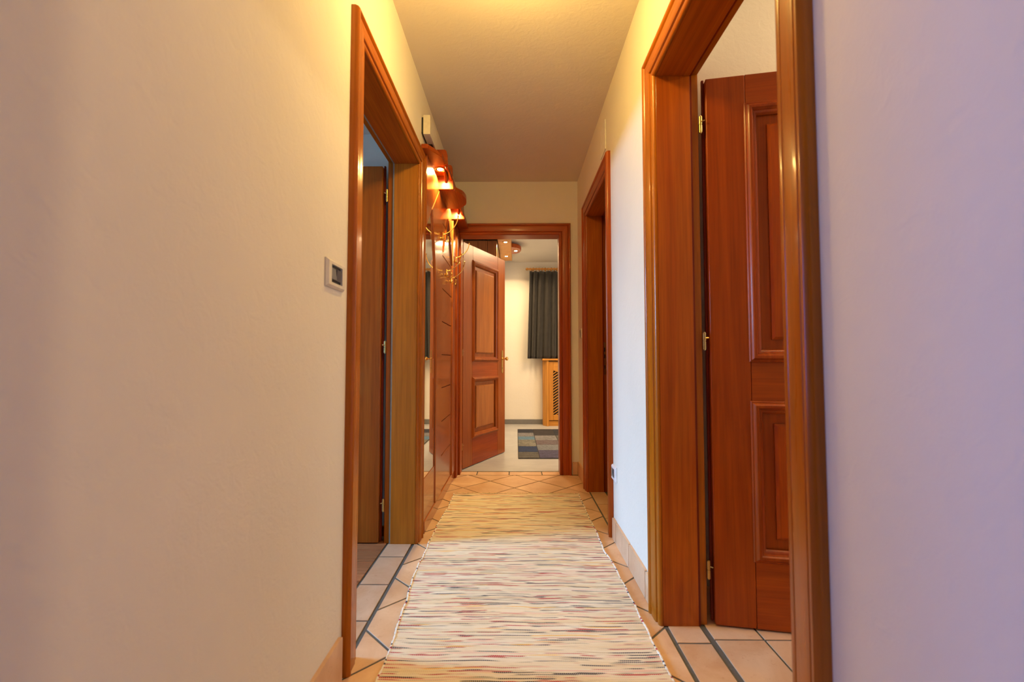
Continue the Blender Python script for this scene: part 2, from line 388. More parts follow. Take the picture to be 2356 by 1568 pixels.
# ---- floors made of pieces
floor = struct('floor', B(-HW - T, HW + T, YF, YB + 0.12, -0.06, -0.0028), GROUT, 'corridor floor of diagonal beige tiles with dark grey joints', 'floor')
J = 0.0044
TILE_CACHE = {}
def tile(poly, parent, name='tile', z=0.0, th=0.006, j=J, m=None):
    p = inset(poly, j)
    if len(p) < 3 or abs(area(p)) < 2.0e-4: return None
    cx = sum(q[0] for q in p) / len(p); cy = sum(q[1] for q in p) / len(p)
    q = [(a - cx, b - cy) for a, b in p]
    z += random.uniform(-0.0006, 0.0004)
    key = tuple((round(a, 4), round(b, 4)) for a, b in q)
    me = TILE_CACHE.get((key, name))
    if me is None:
        t = inset(q, 0.0008)
        bm = bmesh.new(); n = len(q)
        lo = [bm.verts.new((a, b, -th)) for a, b in q]; mi = [bm.verts.new((a, b, -0.0007)) for a, b in q]
        if len(t) == n:
            # match ring start
            s = min(range(n), key=lambda k: math.hypot(t[k][0] - q[0][0], t[k][1] - q[0][1])); t = t[s:] + t[:s]
            tp = [bm.verts.new((a, b, 0)) for a, b in t]
        else:
            tp = [bm.verts.new((a * 0.985, b * 0.985, 0)) for a, b in q]
        for k in range(n):
            bm.faces.new((lo[k], lo[(k + 1) % n], mi[(k + 1) % n], mi[k])); bm.faces.new((mi[k], mi[(k + 1) % n], tp[(k + 1) % n], tp[k]))
        bm.faces.new(tp); bmesh.ops.recalc_face_normals(bm, faces=bm.faces)
        me = bpy.data.meshes.new(name); bm.to_mesh(me); bm.free(); me.materials.append(m or TILE); TILE_CACHE[(key, name)] = me
    o = bpy.data.objects.new(name, me); COL.objects.link(o); o.location = (cx, cy, z); o.parent = parent
    return o

PT = 0.3925
X0, X1, Y0, Y1 = -0.54, 0.54, -0.5, 3.885
def corridor_clip(p):
    for f in (lambda q: q[0] - X0, lambda q: X1 - q[0], lambda q: q[1] - Y0, lambda q: Y1 - q[1]):
        p = clip(p, f)
        if len(p) < 3: return []
    return p
for i in range(0, 14):
    for k in range(0, 14):
        # cell between x+y = s..s-PT and y-x = d..d-PT
        s1 = 3.878 + PT * 2 - PT * i; d1 = 3.905 + PT * 2 - PT * k
        c = [((s - d) / 2, (s + d) / 2) for s, d in ((s1, d1), (s1 - PT, d1), (s1 - PT, d1 - PT), (s1, d1 - PT))]
        p = corridor_clip(c)
        if p: tile(p, floor)
def rect(x0, x1, y0, y1): return [(x0, y0), (x1, y0), (x1, y1), (x0, y1)]
# tile strip in the far doorway
xs = [-0.62, -0.335, -0.06, 0.22, 0.50]
for a, b in zip(xs, xs[1:]): tile(rect(max(a, -0.52), min(b, 0.42), 3.889, 4.005), floor)
# left threshold row
ys = [1.50, 1.725, 2.0, 2.277, 2.46]
for a, b in zip(ys, ys[1:]): tile(rect(-0.678, -0.548, a, b), floor, j=0.004)
# middle right threshold row
ys = [2.60, 2.835, 3.107, 3.375, 3.42]
for a, b in zip(ys, ys[1:]): tile(rect(0.543, 0.655, a, b), floor, j=0.0035)
# near right threshold row
ys = [0.87, 1.04, 1.32, 1.602, 1.72]
for a, b in zip(ys, ys[1:]): tile(rect(0.548, 0.668, a, b), floor, j=0.004)
# right room tiles laid square
floor_r = struct('floor_right_room', B(HW + T, 3.6, -1.0, 1.9, -0.06, -0.0028), GROUT, 'square laid beige tile floor inside the right doorway', 'floor')
xs = [0.683, 0.857] + [0.857 + 0.28 * k for k in range(1, 6)]
ysr = [1.79, 1.622] + [1.622 - 0.28 * k for k in range(1, 6)]
for a, b in zip(xs, xs[1:]):
    for d, c in zip(ysr, ysr[1:]): tile(rect(a, b, c, d), floor_r, j=0.004)
# parquet
floor_l = struct('floor_left_room', B(-3.6, -0.683, 1.0, 2.55, -0.06, -0.004), plain('parquet_bed', (0.08, 0.03, 0.012), 0.7), 'reddish parquet floor seen through the left doorway', 'floor')
y = 2.55; r = 0
while y > 1.3:
    cuts = [-0.684] + [-0.684 - 0.42 * k - (0.19 if r % 2 else 0.0) - (r % 3) * 0.06 for k in range(1, 4)]
    for a, b in zip(cuts, cuts[1:]): tile(rect(b, a, y - 0.065, y), floor_l, 'plank', j=0.0009, m=PARQ)
    y -= 0.065; r += 1

# baseboard tiles
def skirting(name, label, wall_x, sgn, ranges, h=0.112):
    root = empty(name, (wall_x, ranges[0][0], 0), 0, label, 'baseboard', kind='structure')
    for a, b in ranges:
        bm = bmesh.new(); g = 0.0028
        poly = [(a + g, 0.001), (b - g, 0.001), (b - g, h - 0.007), (b - g - 0.002, h - 0.002), (b - g - 0.007, h), (a + g + 0.007, h), (a + g + 0.002, h - 0.002), (a + g, h - 0.007)]
        x_in, x_out = wall_x, wall_x - sgn * 0.011
        prism(bm, poly, 'x', min(x_in, x_out), max(x_in, x_out))
        obj('tile', bm, TILE, root, off=(wall_x, ranges[0][0], 0))
    o = obj('joint', B(*sorted((wall_x, wall_x - sgn * 0.007)), ranges[0][0], ranges[-1][1], 0, h - 0.004), plain('pale_joint', (0.26, 0.24, 0.22), .8), root, off=(wall_x, ranges[0][0], 0))
    return root
skirting('baseboard_right', 'beige tile skirting on the right wall below the socket', HW, 1, [(1.80, 1.89), (1.89, 2.16), (2.16, 2.435), (2.435, 2.525)])
skirting('baseboard_right_far', 'short beige tile skirting between middle doorway and far corner', HW, 1, [(3.495, 3.62), (3.62, 3.90)])
skirting('baseboard_left', 'beige tile skirting on the left wall below the light switch', -HW, -1, [(0.28, 0.56), (0.56, 0.84), (0.84, 1.12), (1.12, 1.405)], 0.135)
skirting('baseboard_near_right', 'beige tile skirting on the right wall beside the camera', HW, 1, [(0.0, 0.25), (0.25, 0.52), (0.52, 0.79)])
root = empty('baseboard_back', (0.475, YB, 0), 0, 'single beige skirting tile beside the far door casing', 'baseboard', kind='structure')
obj('tile', B(0.478, 0.521, YB - 0.011, YB, 0.001, 0.108, bev=0.002), TILE, root, off=(0.475, YB, 0))
root = empty('baseboard_right_room', (0.7, 1.79, 0), 0, 'tile skirting behind the open right door leaf', 'baseboard', kind='structure')
for k in range(4): obj('tile', B(0.70 + k * .28, 0.977 + k * .28, 1.779, 1.79, 0.001, 0.10, bev=0.002), TILE, root, off=(0.7, 1.79, 0))

# ------------------------------------------------------------------ doors
PROF = [(0.0, 0.0), (0.0, 0.006), (0.003, 0.011), (0.010, 0.014), (0.018, 0.0135), (0.021, 0.0105), (0.0245, 0.0105), (0.027, 0.017), (0.034, 0.0195), (0.072, 0.0205), (0.0745, 0.0175), (0.078, 0.0175), (0.081, 0.0225), (0.086, 0.0265), (0.092, 0.0265), (0.097, 0.022), (0.1, 0.013), (0.1, 0.0)]
def casing_piece(kind, w, H, prof, sy=-1, y0=0.0, hs=1.0):
    bm = bmesh.new(); A, Bv = [], []
    for u, t in prof:
        y = y0 + sy * t
        if kind == 'l': a, b = (-u, y, 0.0), (-u, y, H + u * hs)
        elif kind == 'r': a, b = (w + u, y, 0.0), (w + u, y, H + u * hs)
        else: a, b = (-u, y, H + u * hs), (w + u, y, H + u * hs)
        A.append(bm.verts.new(a)); Bv.append(bm.verts.new(b))
    n = len(prof)
    for i in range(n - 1): bm.faces.new((A[i], A[i + 1], Bv[i + 1], Bv[i]))
    bm.faces.new((A[-1], A[0], Bv[0], Bv[-1]))
    bm.faces.new(A); bm.faces.new(Bv[::-1])
    return bm

MP = [(0.0, 0.0), (0.0, 0.004), (0.004, 0.008), (0.007, 0.008), (0.009, 0.012), (0.016, 0.017), (0.024, 0.016), (0.029, 0.010), (0.031, 0.010), (0.033, 0.006), (0.038, 0.004), (0.043, -0.004), (0.046, -0.007)]
def moulding(x0, x1, z0, z1, ysgn, yface):
    """mitred bolection moulding; profile inwards from the outer rectangle"""
    bm = bmesh.new(); rings = []
    for u, t in MP:
        y = yface + ysgn * t
        rings.append([bm.verts.new(c) for c in ((x0 + u, y, z0 + u), (x1 - u, y, z0 + u), (x1 - u, y, z1 - u), (x0 + u, y, z1 - u))])
    for a, b in zip(rings, rings[1:]):
        for k in range(4): bm.faces.new((a[k], a[(k + 1) % 4], b[(k + 1) % 4], b[k]))
    return bm

def field(x0, x1, z0, z1, yb, ysgn):
    """raised field with a sloped edge"""
    bm = bmesh.new(); a = bm.verts; d = 0.010
    r = []
    for u, t in ((0, 0.0), (0, 0.006), (d, 0.011)):
        r.append([a.new(c) for c in ((x0 + u, yb + ysgn * t, z0 + u), (x1 - u, yb + ysgn * t, z0 + u), (x1 - u, yb + ysgn * t, z1 - u), (x0 + u, yb + ysgn * t, z1 - u))])
    for p, q in zip(r, r[1:]):
        for k in range(4): bm.faces.new((p[k], p[(k + 1) % 4], q[(k + 1) % 4], q[k]))
    bm.faces.new(r[-1]); bm.faces.new(r[0][::-1]); return bm

def door_leaf(parent, hx, hy, side, theta, W, handle=True, wv=None, zt=2.035, fm=None, mi=0.165, mz=((0.25, 0.812), (0.955, 1.905))):
    WV = wv or globals()['WV']
    """side=+1: hinge at low x, leaf runs +x when closed; -1 mirrored. y=0 corridor face, thickness +y."""
    ang = theta if side > 0 else -theta
    th = 0.040; zb = 0.006
    s = side
    def bx(x0, x1, *a, **k):
        return B(min(s * x0, s * x1), max(s * x0, s * x1), *a, **k)
    leaf = obj('leaf', bx(mi - 0.01, W - mi + 0.01, 0.014, 0.026, 0.10, 1.95), WV, parent, loc=(hx, hy, 0), rz=ang)
    obj('stile', bx(0, mi + 0.007, 0, th, zb, zt, bev=0.0025), WV, leaf); obj('stile', bx(W - mi - 0.007, W, 0, th, zb, zt, bev=0.0025), WV, leaf)
    obj('rebate_lip', bx(-0.010, 0.0, 0.026, th, zb, zt + 0.012, bev=0.002), WVD, leaf)
    for z0, z1 in ((zb, mz[0][0] + 0.012), (mz[0][1] - 0.012, mz[1][0] + 0.012), (mz[1][1] - 0.012, zt)):
        obj('rail', bx(mi + 0.008, W - mi - 0.008, 0.0006, th - 0.0006, z0, z1, bev=0.001), WX, leaf)
    for z0, z1 in mz:
        for yf, sg, yb in ((0.0, -1, 0.014), (th, 1, 0.026)):
            a, b = sorted((s * mi, s * (W - mi)))
            obj('moulding', moulding(a, b, z0, z1, sg, yf), WVD if False else WV, leaf, smooth=True)
            obj('raised_panel', field(a + 0.082, b - 0.082, z0 + 0.082, z1 - 0.082, yb, sg), fm or WV, leaf)
    # handle set on both faces
    hxp = W - 0.065
    for yf, sg in ((0.0, -1), (th, 1)):
        bm = bmesh.new(); zc = 0.955; ya, yb = sorted((yf, yf + sg * 0.003)); x = s * hxp
        pl = [(x + 0.018 * math.cos(t), 1.055 + 0.02 * math.sin(t)) for t in [k * PI / 8 for k in range(9)]] + [(x + 0.018 * math.cos(t), 0.855 + 0.02 * math.sin(t)) for t in [PI + k * PI / 8 for k in range(9)]]
        prism(bm, pl, 'y', ya, yb)
        pt = obj('handle_plate', bm, BRASSD, leaf)
        bm = bmesh.new()
        lathe(bm, [(0.011, 0), (0.011, 0.004 * sg), (0.006, 0.008 * sg), (0.006, 0.034 * sg), (0.010, 0.038 * sg), (0.018, 0.044 * sg), (0.0205, 0.052 * sg), (0.018, 0.060 * sg), (0.008, 0.064 * sg)], x, yf + sg * 0.002, 0.985, 'y', 16)
        if not handle:
            bm.free(); bm = bmesh.new()
            tube(bm, [(x, yf, 0.985), (x, yf + sg * 0.04, 0.985), (x - s * 0.02, yf + sg * 0.052, 0.985), (x - s * 0.10, yf + sg * 0.055, 0.98)], 0.007)
        obj('knob', bm, BRASS, leaf, smooth=True)
        obj('keyhole', B(x - 0.003, x + 0.003, *sorted((yf + sg * 0.0028, yf + sg * 0.0036)), 0.878, 0.895), BLACK, leaf)
    return leaf

def door(name, label, origin, rz, w, depth, hinge, theta, leafw, clip_l=1.0, handle=True, rebate=0.024, strike=False, hy=None, backcasing=True, H=OH, hs=1.0, jv=None, seal=None, lv=None, cv=None, ch=None, **lk):
    WV = cv or globals()['WV']; WX = ch or globals()['WX']
    JVm = jv or JV; SL = seal or WVD; bs = 1
    D = empty(name, origin, rz, label, 'door', kind='structure')
    obj('casing', casing_piece('l', w, H, [(u * clip_l, t) for u, t in PROF], hs=hs), WV, D, smooth=True)
    obj('casing', casing_piece('r', w, H, PROF, hs=hs), WV, D, smooth=True)
    obj('head_casing', casing_piece('h', w, H, PROF, hs=hs), WX, D, smooth=True)
    if backcasing:
        pb = [(u, t * 0.8) for u, t in PROF]
        kinds = ['l', 'r', 'h']
        for k in kinds: obj('room_side_casing', casing_piece(k, w, H, [(0.02 + u * .8, t) for u, t in pb], 1, depth), WX if k == 'h' else WV, D, smooth=True)
    ym = depth - rebate - 0.006
    for x0, x1 in ((-0.0195, 0.0), (w, w + 0.0195)):
        obj('jamb', B(x0, x1, 0.001, ym, 0.0, H, bev=0.001), JVm, D)
    for x0, x1 in ((-0.0195, -0.012), (w + 0.012, w + 0.0195)):
        obj('rebate_strip', B(x0, x1, ym, depth + 0.004, 0.0, H + .012), WV, D)
    obj('head_jamb', B(-0.019, w + 0.019, 0.001, ym, H, H + 0.0195, bev=0.001), JX, D)
    obj('head_rebate_strip', B(-0.019, w + 0.019, ym, depth + 0.004, H + 0.012, H + 0.0195), WX, D)
    for x0, x1 in ((-0.012, -0.001), (w + 0.001, w + 0.012)): obj('seal', B(x0, x1, ym, ym + 0.007, 0.0, H + 0.01), SL, D)
    obj('seal', B(-0.001, w + 0.001, ym, ym + 0.007, H + 0.001, H + 0.011), SL, D)
    hx = 0.0 if hinge > 0 else w
    hyy = depth + 0.012 if hy is None else hy
    lx = hx
    leaf = door_leaf(D, lx, hyy, hinge, theta, leafw, handle, lv, H - 0.013, **lk)
    kx = hx - hinge * 0.004
    for z in (0.20, 1.035, 1.86):
        bm = bmesh.new()
        hy0 = depth + 0.010
        tube(bm, [(kx, hy0, z - 0.031), (kx, hy0, z - 0.0015)], 0.0062, 12); tube(bm, [(kx, hy0, z + 0.0015), (kx, hy0, z + 0.031)], 0.0062, 12)
        tube(bm, [(kx, hy0, z - 0.034), (kx, hy0, z + 0.034)], 0.0042, 8)
        tube(bm, [(kx, hy0, z + 0.012), (kx + hinge * 0.012, hy0 + 0.012, z + 0.012)], 0.0025, 6)
        obj('hinge', bm, BRASSD, D, smooth=True)
    if strike:
        sx = 0.0 if hinge < 0 else w; sg = 1 if hinge < 0 else -1
        bm = B(min(sx - sg * 0.012, sx - sg * 0.010), max(sx - sg * 0.012, sx - sg * 0.010), ym + 0.009, ym + 0.022, 0.86, 1.10)
        pl = obj('strike_plate', bm, BRASSD, D)
        for z in (0.90, 0.98, 1.03): obj('latch_hole', B(*sorted((sx - sg * 0.0102, sx - sg * 0.0094)), ym + 0.011, ym + 0.020, z, z + 0.03), BLACK, D)
    return D

door('door_1', 'open doorway in the left wall with parquet behind and its leaf swung fully back', (-HW, D1[0], 0), PI / 2, D1[1] - D1[0], T, -1, math.radians(90), 0.92, handle=False, hy=T + 0.034, H=2.035, hs=0.80, jv=JGOLD, seal=SEAL, lv=LGOLD, cv=CLITV, ch=CLITX)
door('door_2', 'middle wooden doorway in the right wall before the far corner', (HW, D2[1], 0), -PI / 2, D2[1] - D2[0], 0.142, -1, math.radians(88), 0.77, handle=False, strike=True, backcasing=False)
door('door_3', 'tall nearest doorway in the right wall with a panelled cherry leaf opened inward', (HW, D3[1], 0), -PI / 2, D3[1] - D3[0], T, 1, math.radians(79.5), 0.83, handle=False, hy=T + 0.030, cv=CLITV, ch=CLITX, mi=0.132, mz=((0.24, 0.816), (0.957, 1.925)))
door('door_4', 'far end doorway with a two panel cherry leaf standing half open', (DB[0], YB, 0), 0, DB[1] - DB[0], T, 1, math.radians(65.4), 0.855, clip_l=0.52, hy=T + 0.004, backcasing=False, lv=wood('leaf_brown_cherry', 'z', (0.37, 0.088, 0.007), (0.28, 0.055, 0.004)), fm=wood('panel_sheen_cherry', 'z', (0.47, 0.150, 0.022), (0.37, 0.105, 0.013), 0.28, 0.3))  # raised panels carry a reflected sheen painted as a paler colour

# ------------------------------------------------------------------ coat rack on the left wall
RL = (-HW, 3.2, 0)
rack = empty('coat_rack', RL, 0, 'wall mounted cherry coat rack with mirror, grooved panels and lit canopy on the left wall', 'coat rack')
def rp(name, bm, m, parent=rack, smooth=False): return obj(name, bm, m, parent, off=RL, smooth=smooth)
xw = -HW; xf = -0.514
rp('back_panel', B(xw, xw + 0.008, 2.56, 3.87, 0.0, 2.094), WVD)
rp('plinth', B(xw + 0.008, xf + 0.003, 2.575, 3.865, 0.0, 0.066, bev=0.002), LQ)
# mirror bay: wooden base, mirror with a slanting top, wooden top piece
rp('mirror_base', B(xw + 0.008, xf - 0.002, 2.575, 2.905, 0.068, 0.302, bev=0.0015), LQ)
bm = bmesh.new(); prism(bm, [(2.575, 0.304), (2.905, 0.304), (2.905, 1.85), (2.735, 1.90), (2.575, 1.75)], 'x', xw + 0.008, xf - 0.005)
rp('mirror', bm, MIRR)
bm = bmesh.new(); prism(bm, [(2.575, 1.735), (2.728, 1.884), (2.975, 2.08), (2.975, 2.15), (2.575, 2.15)], 'x', xf - 0.0045, xf + 0.001, 0.001)
rp('mirror_top', bm, LQV)
bm = bmesh.new(); prism(bm, [(2.978, 2.15), (2.978, 2.085), (2.735, 1.886), (2.79, 1.78), (2.85, 1.60), (2.893, 1.36), (2.908, 1.08), (2.908, 0.068), (3.123, 0.068), (3.123, 2.15)], 'x', xf - 0.0045, xf + 0.004, 0.0015)
rp('post', bm, LQV)
zs = [0.068, 0.31, 0.543, 0.775, 1.006, 1.237, 1.469, 1.70, 1.93, 2.15]
for a, b in zip(zs, zs[1:]):
    rp('grooved_plank', B(xw + 0.008, xf - 0.002, 3.128, 3.615, a + 0.0028, b - 0.0028, bev=0.0025), LQ)
rp('end_post', B(xw + 0.008, xf + 0.010, 3.618, 3.78, 0.068, 2.094, bev=0.004, seg=2), LQV)
rp('edge_strip', B(xw + 0.008, xf + 0.022, 3.785, 3.86, 0.0, 2.094, bev=0.006, seg=2), WV)
# diagonal overlay slats that form the pointed pattern high on the panels
for (ya, za, yb, zb) in ((3.14, 1.72, 3.36, 2.02), (3.60, 1.72, 3.38, 2.02)):
    d = Vector((0, yb - ya, zb - za)); n_ = Vector((0, -d.z, d.y)).normalized() * 0.004
    bm = bmesh.new(); prism(bm, [(ya + n_.y, za + n_.z), (yb + n_.y, zb + n_.z), (yb - n_.y, zb - n_.z), (ya - n_.y, za - n_.z)], 'x', xf - 0.004, xf + 0.009, 0.001)
    rp('diagonal_trim', bm, LQV)

# canopy: stepped plates at z 2.10-2.18 between bracket shaped cross boards, two lamp recesses
XO = -0.42
canopy = rp('canopy', B(xw + .001, XO - 0.02, 2.72, 3.872, 2.185, 2.205, bev=0.002), WY)
bm = bmesh.new(); prism(bm, [(xw + .001, 2.495), (-0.497, 2.495), (-0.432, 2.615), (-0.432, 2.705), (-0.45, 2.722), (xw + .001, 2.722)], 'z', 2.152, 2.178, 0.003); rp('front_plate', bm, WX)
def cross_board(y, z0, z1, th=0.022, flare=0.0):
    bm = bmesh.new()
    p = [(xw + .002, z0), (XO + 0.004 + flare, z0), (XO + 0.004 + flare, z0 + 0.006), (XO + 0.002 + flare * .4, z0 + 0.03), (XO, z0 + 0.06), (XO - 0.003, z1 - 0.02), (XO - 0.006, z1 - 0.008), (XO - 0.016, z1), (xw + .002, z1)]
    prism(bm, p, 'y', y, y + th, 0.0015); return rp('cross_board', bm, WX)
cross_board(2.724, 2.160, 2.252); cross_board(2.965, 2.098, 2.262); cross_board(3.60, 2.098, 2.262)
bm = bmesh.new()
disc = [(xw + .002, 2.99), (-0.43, 2.99), (-0.405, 2.995)] + [(-0.425 + 0.072 * math.cos(t), 3.17 + 0.165 * math.sin(t)) for t in [(-78 + 13 * k) * PI / 180 for k in range(13)]] + [(-0.405, 3.345), (-0.43, 3.36), (xw + .002, 3.36)]
prism(bm, disc, 'z', 2.098, 2.128, 0.004); rp('round_shelf', bm, WY)
rp('front_board', B(XO - 0.018, XO - 0.002, 3.0, 3.598, 2.130, 2.184, bev=0.002), WY)
rp('front_board', B(XO - 0.018, XO - 0.002, 2.748, 2.963, 2.155, 2.184, bev=0.002), WY)
# pointed pendants beside each lamp
for y in (2.86, 3.49):
    bm = bmesh.new(); prism(bm, [(y - 0.05, 2.184), (y + 0.05, 2.184), (y + 0.05, 2.15), (y + 0.018, 2.105), (y + 0.006, 2.098), (y - 0.006, 2.098), (y - 0.018, 2.105), (y - 0.05, 2.15)], 'x', XO - 0.034, XO - 0.020, 0.002); rp('pendant_board', bm, WV)
bm = bmesh.new(); prism(bm, [(xw + .002, 2.098), (XO + 0.006, 2.098), (XO + 0.006, 2.115), (XO - 0.01, 2.184), (xw + .002, 2.184)], 'y', 3.624, 3.872, 0.002); rp('end_block', bm, WY)
def spot(x, y, z, parent, off, power, col=(1.0, 0.68, 0.20), cone=165, blend=0.5):
    bm = bmesh.new(); lathe(bm, [(0.020, -0.001), (0.030, -0.001), (0.032, -0.005), (0.036, -0.004), (0.036, 0.0), (0.020, 0.0)], x, y, z, 'z', 24)
    r_ = obj('spotlight', bm, BRASS, parent, off=off, smooth=True)
    bm = bmesh.new(); lathe(bm, [(0.001, -0.003), (0.019, -0.003), (0.019, 0.0), (0.001, 0.0)], x, y, z, 'z', 20)
    obj('bulb', bm, BULB, r_, off=off)
    light('SPOT', 'spot_light', (x, y, z - 0.008), power, col, 0.018, spot=math.radians(cone), blend=blend)
spot(-0.484, 2.852, 2.184, rack, RL, 42); spot(-0.484, 3.475, 2.184, rack, RL, 42)

def hook(y, z, ext=0.10, rise=0.14):
    x = xf + 0.004
    bm = bmesh.new(); lathe(bm, [(0.013, 0), (0.013, 0.003), (0.008, 0.007), (0.006, 0.012)], x, y, z, 'x', 14)
    lathe(bm, [(0.004, -0.012), (0.009, -0.006), (0.0105, 0.0), (0.008, 0.010), (0.0045, 0.022), (0.0055, 0.034), (0.003, 0.044)], x + 0.014, y, z, 'z', 14)
    h = rp('coat_hook', bm, BRASS, smooth=True)
    bm = bmesh.new(); pts = [(x + 0.014, y, z + 0.03)]
    for k in range(1, 10):
        t = k / 9; pts.append((x + 0.014 + ext * math.sin(t * PI / 2) ** 1.1, y + 0.01 * t, z + 0.03 + rise * (1 - math.cos(t * PI / 2)) ** 0.9))
    tube(bm, pts, [0.0034] * 10, 8); bmesh.ops.create_icosphere(bm, subdivisions=2, radius=0.0058, matrix=Matrix.Translation(pts[-1]))
    obj('arm', bm, BRASS, h, off=RL, smooth=True)
    for sg in (-1, 1):
        bm = bmesh.new(); pts = [(x + 0.014 + 0.030 * math.sin(t * PI * .62), y + sg * 0.045 * math.sin(t * PI / 2), z - 0.004 - 0.018 * math.sin(t * PI) + 0.026 * t * t) for t in [k / 8 for k in range(9)]]
        tube(bm, pts, 0.003, 8); bmesh.ops.create_icosphere(bm, subdivisions=2, radius=0.0052, matrix=Matrix.Translation(pts[-1]))
        obj('small_hook', bm, BRASS, h, off=RL, smooth=True)
hook(3.055, 1.79, 0.10, 0.13); hook(3.69, 1.775, 0.11, 0.12); hook(3.22, 1.572, 0.105, 0.125); hook(3.46, 1.567, 0.10, 0.125)

# ------------------------------------------------------------------ small wall things
def plate(name, label, cat, side, yc, zc, w_, h_, m, inner, parts):
    """framed wall plate; side=-1 left wall, +1 right wall"""
    X = side * HW; r_ = empty(name, (X, yc, zc), 0, label, cat)
    def xr(a, b): return sorted((-side * a, -side * b))
    fw = (w_ - 2 * inner[0]); 
    bm = bmesh.new()
    def ring(d, x): return [(-side * x, sy * (w_ / 2 - d), sz * (h_ / 2 - d)) for sy, sz in ((-1, -1), (1, -1), (1, 1), (-1, 1))]
    rings = [ring(0.0, 0.0), ring(0.0, 0.004), ring(0.006, 0.011)]
    ins = [(-side * 0.011, sy * (w_ / 2 - inner[0]), sz * (h_ / 2 - inner[1])) for sy, sz in ((-1, -1), (1, -1), (1, 1), (-1, 1))]
    ins2 = [(-side * 0.004, q[1], q[2]) for q in ins]
    vs = [[bm.verts.new(c) for c in rg] for rg in rings + [ins, ins2]]
    for a, b in zip(vs, vs[1:]):
        for k in range(4): bm.faces.new((a[k], a[(k + 1) % 4], b[(k + 1) % 4], b[k]))
    bm.faces.new(vs[-1])
    obj('frame', bm, m, r_)
    iw, ih = w_ / 2 - inner[0], h_ / 2 - inner[1]
    obj('insert', B(*xr(0.004, 0.0055), -iw + 0.001, iw - 0.001, -ih + 0.001, ih - 0.001), BLACK, r_)
    if parts == 'switch':
        for sy in (-1, 1):
            bm = bmesh.new(); ya, yb = sorted((sy * 0.0015, sy * (iw - 0.004))); tl = 0.006 * sy
            x_a, x_b = -side * 0.0055, -side * (0.0105)
            v = [bm.verts.new(c) for c in ((x_a, ya, -ih * .62), (x_a, yb, -ih * .62), (x_a, yb, ih * .62), (x_a, ya, ih * .62), (x_b + side * 0.003 * (sy > 0), ya, -ih * .62), (x_b + side * 0.003 * (sy > 0), yb, -ih * .62), (x_b + side * 0.003 * (sy < 0), yb, ih * .62), (x_b + side * 0.003 * (sy < 0), ya, ih * .62))]
            for f in ((0, 1, 2, 3), (4, 5, 6, 7), (0, 1, 5, 4), (1, 2, 6, 5), (2, 3, 7, 6), (3, 0, 4, 7)): bm.faces.new([v[q] for q in f])
            obj('rocker', bm, GREYP, r_)
    elif parts == 'socket':
        bm = bmesh.new(); lathe(bm, [(0.022, 0.0), (0.022, -side * 0.004), (0.019, -side * 0.004), (0.018, -side * 0.001), (0.001, -side * 0.001)], -side * 0.0055, 0, 0, 'x', 24)
        s_ = obj('socket_cup', bm, GREYP, r_, smooth=True)
        for sy in (-1, 0, 1):
            bm = bmesh.new(); lathe(bm, [(0.0025, 0), (0.0025, -side * 0.0006)], -side * 0.0068, sy * 0.011, 0, 'x', 8); obj('pin_hole', bm, BLACK, s_)
    return r_
plate('light_switch', 'ivory framed double rocker light switch on the left wall beside the door casing', 'switch', -1, 1.315, 1.211, 0.128, 0.080, IVORY, (0.025, 0.014), 'switch')
plate('wall_socket', 'white framed black wall socket low on the right wall beside the middle doorway', 'socket', 1, 2.495, 0.358, 0.125, 0.080, WHITE, (0.028, 0.016), 'socket')
plate('light_switch', 'small dark light switch on the right wall close to the far corner', 'switch', 1, 3.712, 1.185, 0.085, 0.080, IVORY, (0.012, 0.010), 'switch')

ch = empty('door_chime', (-HW, 2.62, 2.24), 0, 'white box shaped door chime with black backing above the coat rack', 'door chime')
oc = (-HW, 2.62, 2.24)
obj('back_plate', B(-HW, -HW + 0.010, 2.505, 2.72, 2.245, 2.335, bev=0.002), BLACK, ch, off=oc)
obj('cover', B(-HW + 0.010, -HW + 0.050, 2.50, 2.72, 2.235, 2.345, bev=0.004, seg=2), IVORY, ch, off=oc)
obj('sound_slot', B(-HW + 0.014, -HW + 0.040, 2.62, 2.71, 2.231, 2.236), BLACK, ch, off=oc)
cv = empty('junction_cover', (HW, 2.72, 2.31), 0, 'flat wall coloured junction box cover above the middle doorway', 'cover')
obj('lid', B(-0.006, 0.0, -0.075, 0.075, -0.095, 0.085, bev=0.0015), plain('painted_cover', (0.80, 0.76, 0.66), .6), cv)
for sy in (-1, 1):
    bm = bmesh.new(); lathe(bm, [(0.004, 0), (0.004, -0.001), (0.001, -0.0015)], -0.006, sy * 0.06, 0, 'x', 10); obj('screw', bm, WHITE, cv)

# ------------------------------------------------------------------ runner rug
RGL = [(-0.30, -0.41), (1.404, -0.417), (1.543, -0.413), (1.589, -0.421), (1.823, -0.435), (2.096, -0.457), (2.259, -0.453), (2.467, -0.458), (2.763, -0.457), (3.003, -0.443), (3.322, -0.447)]
RGR = [(-0.30, 0.475), (1.413, 0.466), (1.551, 0.463), (1.659, 0.465), (1.80, 0.460), (1.956, 0.460), (2.191, 0.455), (2.312, 0.442), (2.505, 0.447), (2.927, 0.443), (3.352, 0.449)]
def interp(T_, y):
    for (a, p), (b, q) in zip(T_, T_[1:]):
        if y <= b: return p + (q - p) * (y - a) / (b - a)
    return T_[-1][1]
RY0, RY1 = -0.30, 3.32
bm = bmesh.new(); NY, NX = 560, 26; rows = []
def wob(x, y): return 0.0012 * math.sin(9 * x + 3.1 * y) * math.sin(5.3 * y + 1) + 0.0007 * math.sin(31 * y + 4 * x)
